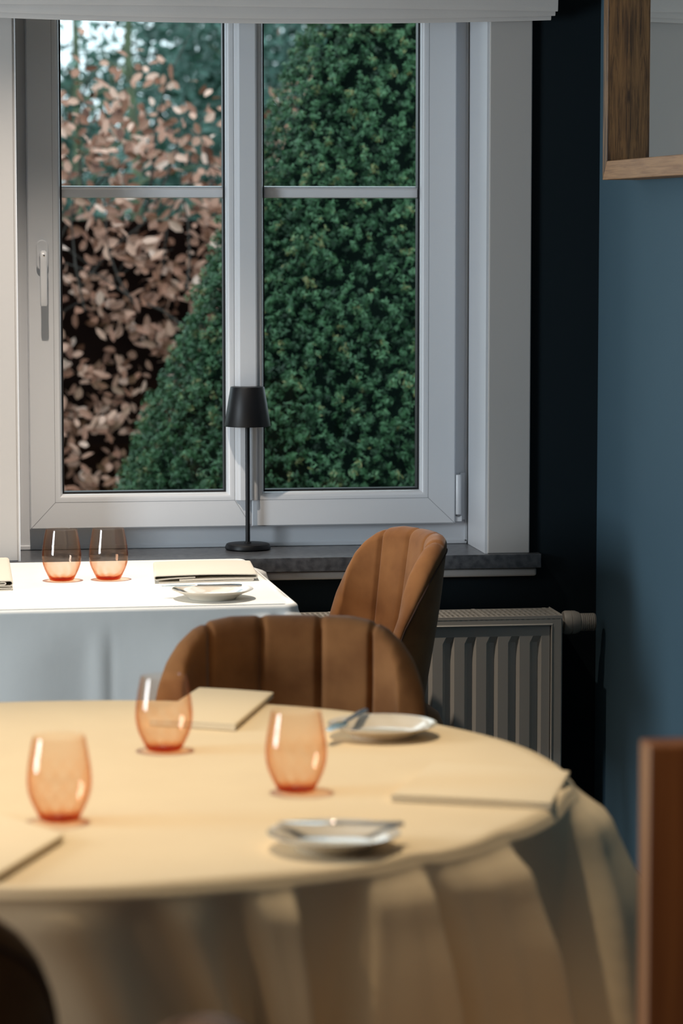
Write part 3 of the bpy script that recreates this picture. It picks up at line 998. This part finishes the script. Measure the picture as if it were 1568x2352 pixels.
# ================================================================== napkins
def napkin(label, P4, z, layers, m, curl=.0, seed=0):
    """P4: near-left, near-right, far-right, far-left corners (x, y); layers: list of (x_start, x_end, z_bottom, z_top) fractions"""
    c_ = sum((Vector(p[:2]) for p in P4), Vector((0, 0))) / 4
    root = thing('folded_napkin', label, 'napkin', (c_.x, c_.y, z), 0, 'folded linen napkins')
    r_ = random.Random(seed)
    def uv(u, v):
        a, b, c2, d = [Vector(p[:2]) for p in P4]
        p = (a * (1 - u) + b * u) * (1 - v) + (d * (1 - u) + c2 * u) * v
        return p - c_
    bm = bmesh.new()
    nu, nvv = 28, 10
    # one continuous folded strip: bottom layer, loop at the left, middle layer, loop at the right, top layer
    strip = []
    def seg(u0, u1, z0, z1, n, wav=0.0):
        for i in range(n + 1):
            t_ = i / n
            strip.append((u0 + (u1 - u0) * t_, z0 + (z1 - z0) * t_ + wav * math.sin(t_ * PI)))
    def loop(u, z0, z1, side, wd, n=8):
        for i in range(1, n):
            a = PI * i / n
            strip.append((u + side * wd * math.sin(a), z0 + (z1 - z0) * (1 - math.cos(a)) / 2))
    for item in layers:
        if item[0] == 'seg': seg(*item[1:])
        else: loop(*item[1:])
    thk = .0022
    rows = []
    for (u, zz) in strip:
        rows.append([Vector((*uv(u, j / nvv), zz + curl * (j / nvv) ** 2)) for j in range(nvv + 1)])
    # thickness by offsetting in the strip plane
    T, Bm = [], []
    for i in range(len(strip)):
        a = strip[max(0, i - 1)]; b = strip[min(len(strip) - 1, i + 1)]
        wl = (Vector(P4[1][:2]) - Vector(P4[0][:2])).length
        dx, dz = (b[0] - a[0]) * wl, b[1] - a[1]
        l = math.hypot(dx, dz) or 1
        nx, nz = -dz / l, dx / l
        ud = (Vector(P4[1][:2]) - Vector(P4[0][:2])).normalized()
        T.append([p + Vector((ud.x * nx, ud.y * nx, nz)) * thk / 2 for p in rows[i]])
        Bm.append([p - Vector((ud.x * nx, ud.y * nx, nz)) * thk / 2 for p in rows[i]])
    loopg = []
    full = [T[i] + Bm[i][::-1] for i in range(len(strip))]
    V = grid(bm, full, close_v=True)
    bm.faces.new(V[0]); bm.faces.new(V[-1][::-1])
    mk('linen', bm, m, root, smooth=True, angle=60)
    return root
LAY = [('seg', .02, .97, .0014, .0014, 20, .0002), ('loop', .97, .0014, .0040, 1, .010), ('seg', .97, .03, .0040, .0040, 20, .0003), ('loop', .03, .0040, .0068, -1, .010),
       ('seg', .03, .97, .0068, .0066, 20, .0003), ('loop', .97, .0066, .0096, 1, .013), ('seg', .97, .03, .0096, .0094, 20, .0006)]
LAY2 = [('seg', .05, .95, .0013, .0013, 12, .0), ('loop', .95, .0013, .0042, 1, .008), ('seg', .95, .25, .0042, .0042, 14, .0008), ('seg', .25, .98, .0066, .0062, 14, .0008), ('loop', .98, .0062, .0140, 1, .016), ('seg', .98, .03, .0140, .0160, 24, .002), ('loop', .03, .0160, .0075, -1, .018),
        ('seg', .03, .40, .0075, .0110, 12, .0008)]
def C4(z, *pp): return [onz(px, py, z) for px, py in pp]
napkin('folded ivory napkin behind the plate on the white window table', C4(TZ2, (352, 1341), (592, 1334), (576, 1303), (350, 1308)), gz2, LAY2, M['napkin_w'], 0, 1)
napkin('rolled ivory napkin cut off by the left edge on the window table', C4(TZ2, (-215, 1366), (33, 1356), (24, 1302), (-200, 1310)), gz2,
       [('seg', .1, .97, .001, .001, 14, 0), ('loop', .97, .001, .0045, 1, .01), ('seg', .97, .1, .0045, .0045, 14, .001), ('loop', .1, .0045, .009, -1, .01),
        ('seg', .1, .955, .009, .009, 14, .002), ('loop', .955, .009, .0205, 1, .03), ('seg', .955, .1, .0205, .017, 14, .002), ('loop', .1, .017, .0135, -1, .01), ('seg', .1, .9, .0135, .0125, 12, 0), ('loop', .9, .0125, .0175, 1, .02), ('seg', .9, .5, .0175, .0155, 8, 0)],
       M['napkin_w'], 0, 2)
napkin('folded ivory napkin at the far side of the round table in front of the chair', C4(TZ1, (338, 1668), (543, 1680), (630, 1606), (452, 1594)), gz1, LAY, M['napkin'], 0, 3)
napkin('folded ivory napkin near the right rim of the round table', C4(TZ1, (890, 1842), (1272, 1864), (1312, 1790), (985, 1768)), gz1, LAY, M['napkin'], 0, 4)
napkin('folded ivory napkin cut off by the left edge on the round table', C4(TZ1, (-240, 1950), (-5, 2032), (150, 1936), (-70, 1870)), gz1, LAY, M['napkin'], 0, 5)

# ================================================================== wooden panel and stool on the right
pn = thing('wooden_screen', 'blurred reddish-brown wooden screen standing at the right edge', 'screen', (.82, 3.2, 0))
bm = bmesh.new(); box(bm, .812, .875, 3.205, 3.255, 0, .975, .004)
pr(mk('post', bm, M['oak_dark']), pn)
bm = bmesh.new(); box(bm, 1.42, 1.483, 3.205, 3.255, 0, .975, .004)
pr(mk('post', bm, M['oak_dark']), pn)
bm = bmesh.new(); box(bm, .875, 1.42, 3.217, 3.243, .04, .965, .002)
pr(mk('panel', bm, M['oak_dark']), pn)

st_at = (1.225, 4.26, 0)
st = thing('velvet_stool', 'dark brown stool on the floor between the round table and the screen', 'stool', st_at)
bm = bmesh.new(); box(bm, -.15, .15, -.15, .15, .30, .45, .03, 4)
mk('seat', bm, M['velvet'], st, smooth=True, angle=60)
for sx in (-1, 1):
    for sy in (-1, 1):
        bm = bmesh.new(); tube(bm, [(sx * .12, sy * .12, 0), (sx * .11, sy * .11, .305)], [.011, .015], 12)
        mk('leg', bm, M['black'], st, smooth=True, angle=50)

# ================================================================== the garden
bm = bmesh.new(); box(bm, -12, 18, OUT, 45, -.3, -.05)
tag(mk('ground', bm, M['grass']), kind='structure')

def leaf_cloud(name, pos, nrm, length, width, tone, m, parent=None, shape='leaf', bend=.25):
    """pos (N,3), nrm (N,3) leaf normals; builds one mesh of folded leaves"""
    N = len(pos)
    nrm = nrm / np.linalg.norm(nrm, axis=1, keepdims=True)
    rnd = rng.normal(size=(N, 3))
    t = np.cross(nrm, rnd); t /= np.linalg.norm(t, axis=1, keepdims=True)
    b = np.cross(nrm, t)
    if shape == 'leaf':      # six-sided folded leaf
        uv = np.array([(-.5, 0, 0), (-.2, .42, .12), (.2, .38, .12), (.5, 0, -.05), (.2, -.38, .12), (-.2, -.42, .12)])
        fc = [(0, 1, 2, 3), (0, 3, 4, 5)]
    else:                    # needle
        uv = np.array([(-.5, -.5, 0), (.5, -.25, 0), (.5, .25, 0), (-.5, .5, 0)])
        fc = [(0, 1, 2, 3)]
    k = len(uv)
    L = np.asarray(length).reshape(-1, 1, 1) * np.ones((N, 1, 1)); Wd = np.asarray(width).reshape(-1, 1, 1) * np.ones((N, 1, 1))
    v = pos[:, None, :] + t[:, None, :] * uv[None, :, 0:1] * L + b[:, None, :] * uv[None, :, 1:2] * Wd + nrm[:, None, :] * uv[None, :, 2:3] * Wd * (bend * 4)
    v = v.reshape(-1, 3)
    me = bpy.data.meshes.new(name)
    nf = len(fc) * N
    me.vertices.add(len(v)); me.vertices.foreach_set('co', v.ravel())
    base = (np.arange(N) * k)[:, None, None]
    idx = (base + np.array(fc)[None]).reshape(-1)
    me.loops.add(len(idx)); me.loops.foreach_set('vertex_index', idx.astype(np.int32))
    me.polygons.add(nf); me.polygons.foreach_set('loop_start', (np.arange(nf) * 4).astype(np.int32))
    me.update(calc_edges=True)
    at = me.attributes.new('tone', 'FLOAT', 'POINT')
    at.data.foreach_set('value', np.repeat(tone, k).astype(np.float32))
    me.materials.append(m)
    o = bpy.data.objects.new(name, me); COL.objects.link(o)
    if parent: o.parent = parent
    return o

# ---- clipped yew cone
cone_c = ony(952, 1100, 9.9); CX, CY = cone_c.x, 10.2
apexz = ony(952, -470, 10.0).z
SL = .412                       # radius gained per metre of height
ytop = thing('yew_cone', 'tall dark green yew clipped into a cone outside the window', 'topiary', (CX, CY, -.05))
def cone_r(z): return np.maximum(.02, (apexz - z) * SL)
bm = bmesh.new()
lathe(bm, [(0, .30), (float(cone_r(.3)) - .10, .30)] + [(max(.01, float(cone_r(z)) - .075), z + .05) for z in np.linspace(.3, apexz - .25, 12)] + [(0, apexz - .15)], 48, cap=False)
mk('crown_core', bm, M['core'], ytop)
bm = bmesh.new(); tube(bm, [(0, 0, 0), (0, 0, .4)], [.07, .06], 12)
mk('trunk', bm, M['twig'], ytop)
# sprigs: points on the cone facing the house get the needles
NS = 12500
zz = apexz - np.sqrt(rng.random(NS)) * (apexz - .25)
ang = rng.uniform(PI * .92, PI * 2.08, NS)      # the half towards the house and a bit more
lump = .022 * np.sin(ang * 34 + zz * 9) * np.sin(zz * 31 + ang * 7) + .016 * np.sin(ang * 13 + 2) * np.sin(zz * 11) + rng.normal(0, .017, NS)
r_ = cone_r(zz) + lump - .012
nout = np.stack([np.cos(ang), np.sin(ang), np.full(NS, SL)], 1); nout /= np.linalg.norm(nout, axis=1, keepdims=True)
ctr = np.stack([r_ * np.cos(ang), r_ * np.sin(ang), zz + .05], 1)
K = 18
pp = np.repeat(ctr, K, 0); nn = np.repeat(nout, K, 0)
dirs = nn * .55 + rng.normal(0, .62, pp.shape); dirs[:, 2] += .15
dirs /= np.linalg.norm(dirs, axis=1, keepdims=True)
pp = pp + dirs * rng.uniform(.004, .021, (len(pp), 1))
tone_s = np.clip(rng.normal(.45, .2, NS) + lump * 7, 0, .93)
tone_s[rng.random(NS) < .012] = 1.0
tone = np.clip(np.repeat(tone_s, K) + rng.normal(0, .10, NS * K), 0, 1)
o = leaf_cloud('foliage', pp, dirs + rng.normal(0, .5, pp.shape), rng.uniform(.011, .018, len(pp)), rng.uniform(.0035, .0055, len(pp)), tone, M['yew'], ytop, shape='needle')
tag(o, kind='stuff')

# ---- beech hedge with dry leaves
HYY = 12.2
hg_ = thing('beech_hedge', 'beech hedge with dry brown winter leaves behind the yew cone', 'hedge', (1.6, HYY, -.05))
x0h, x1h = -1.8, 3.4
def hedge_top(x): return 1.88 + .07 * np.sin(x * 3.1) + .06 * np.sin(x * 8 + 1)
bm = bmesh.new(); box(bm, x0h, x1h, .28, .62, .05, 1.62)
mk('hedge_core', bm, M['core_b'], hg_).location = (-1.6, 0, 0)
NL = 22500
x = rng.uniform(x0h, x1h, NL); z = rng.uniform(.15, 1.0, NL) ** .9
z = z * hedge_top(x)
dens = .5 + .5 * np.sin(x * 9 + 3 * np.sin(z * 5)) * np.sin(z * 8 + 2 * np.sin(x * 6))
keep = rng.random(NL) < (.14 + .66 * dens ** 1.5)
x, z = x[keep], z[keep]
yy = rng.uniform(0, .30, len(x)) + .10 * (1 - dens[keep]) + .05 * np.sin(x * 7) + .04 * np.sin(z * 9)
# loose leaves above the clipped top
n2 = 1500
x2 = rng.uniform(x0h, x1h, n2); z2 = hedge_top(x2) - .05 + np.abs(rng.normal(0, .21, n2)); y2 = rng.uniform(.0, .6, n2)
pos = np.stack([np.concatenate([x, x2]) - 1.6, np.concatenate([yy, y2]), np.concatenate([z, z2])], 1)
nr = rng.normal(0, .55, pos.shape); nr[:, 1] -= .75; nr[:, 2] += .45
o = leaf_cloud('foliage', pos, nr, rng.uniform(.040, .080, len(pos)), rng.uniform(.024, .044, len(pos)), np.clip(rng.normal(.48, .24, len(pos)), 0, 1), M['beech'], hg_)
tag(o, kind='stuff')
bm = bmesh.new()
rb = random.Random(3)
for i in range(130):
    bx = rb.uniform(x0h, x1h) - 1.6; bz = rb.uniform(1.1, 1.7)
    L = rb.uniform(.3, .8); an = rb.uniform(-1.1, 1.1); yb_ = rb.uniform(0, .5)
    p = [Vector((bx, yb_, bz))]
    for q in range(4):
        an += rb.uniform(-.3, .3)
        p.append(p[-1] + Vector((math.sin(an), rb.uniform(-.2, .2), math.cos(an))) * L / 4)
    tube(bm, p, [.006, .005, .004, .003, .002], 4)
o = mk('bare_twigs', bm, M['twig'], hg_); tag(o, kind='stuff')

# ---- trees further back
def bg_tree(name, label, px, Y, h, rad_, trunk_r, ncl, seed, gap=0.0, crown0=.3, m='evergreen', group='trees beyond the garden hedge', lsz=.09, bark='moss'):
    d = ray(px, 500); x_ = d[0] / d[1] * Y
    t_ = thing(name, label, 'tree', (x_, Y, -.05), 0, group)
    r2 = np.random.default_rng(seed)
    bm = bmesh.new()
    rb = random.Random(seed)
    pts = [Vector((0, 0, 0))]
    for i in range(7): pts.append(pts[-1] + Vector((rb.uniform(-.05, .05), rb.uniform(-.05, .05), h * .95 / 7)))
    tube(bm, pts, [trunk_r * (1 - .11 * i) for i in range(8)], 10)
    for i in range(16):
        zz_ = rb.uniform(.25, .9) * h; a = rb.uniform(0, 2 * PI); L = rad_ * rb.uniform(.5, .95)
        p = [Vector((0, 0, zz_))]
        for q in range(4):
            a += rb.uniform(-.3, .3)
            p.append(p[-1] + Vector((math.cos(a), math.sin(a), rb.uniform(.1, .7))) * L / 4)
        tube(bm, p, [trunk_r * .35, trunk_r * .28, trunk_r * .2, trunk_r * .13, trunk_r * .06], 6)
    mk('trunk', bm, M[bark], t_, smooth=True, angle=60)
    u = r2.normal(size=(ncl, 3)); u /= np.linalg.norm(u, axis=1, keepdims=True)
    rr = r2.random(ncl) ** (1 / 2.4)
    c_ = u * rr[:, None] * np.array([rad_, rad_, h * (1 - crown0) / 2])
    c_[:, 2] += h * (1 + crown0) / 2
    K = 26
    pos = np.repeat(c_, K, 0) + r2.normal(0, .16, (ncl * K, 3))
    nr = r2.normal(0, 1, pos.shape); nr[:, 2] += .6; nr[:, 1] -= .4
    tn = np.clip(np.repeat(r2.normal(.5, .22, ncl), K) + r2.normal(0, .12, len(pos)), 0, 1)
    o = leaf_cloud('crown', pos, nr, r2.uniform(lsz * .7, lsz * 1.3, len(pos)), r2.uniform(lsz * .35, lsz * .6, len(pos)), tn, M[m], t_)
    return t_
bg_tree('evergreen_tree', 'bluish green tree beyond the beech hedge, seen left of the yew cone tip', 730, 18.0, 4.7, 1.3, .08, 350, 1, crown0=.12)
bg_tree('evergreen_tree', 'bluish green tree beyond the hedge, half hidden behind the yew cone', 900, 21.0, 5.2, 1.4, .08, 330, 2, crown0=.12)
bg_tree('evergreen_tree', 'bluish green tree beyond the hedge behind the window mullion', 575, 24.0, 4.6, 1.1, .07, 380, 3, crown0=.10)
bg_tree('evergreen_tree', 'low bluish green tree beyond the hedge at the left side of the window', 170, 21.5, 2.88, 1.6, .06, 500, 4, crown0=.08)
bg_tree('bare_tree', 'thin mossy tree with sparse leaves against the sky, nearer the mullion', 290, 15.2, 4.6, .55, .038, 22, 5, crown0=.45, lsz=.07)
bg_tree('bare_tree', 'thin mossy tree with sparse leaves against the sky, nearer the left frame', 190, 17.2, 4.6, .55, .036, 22, 6, crown0=.45, lsz=.07)
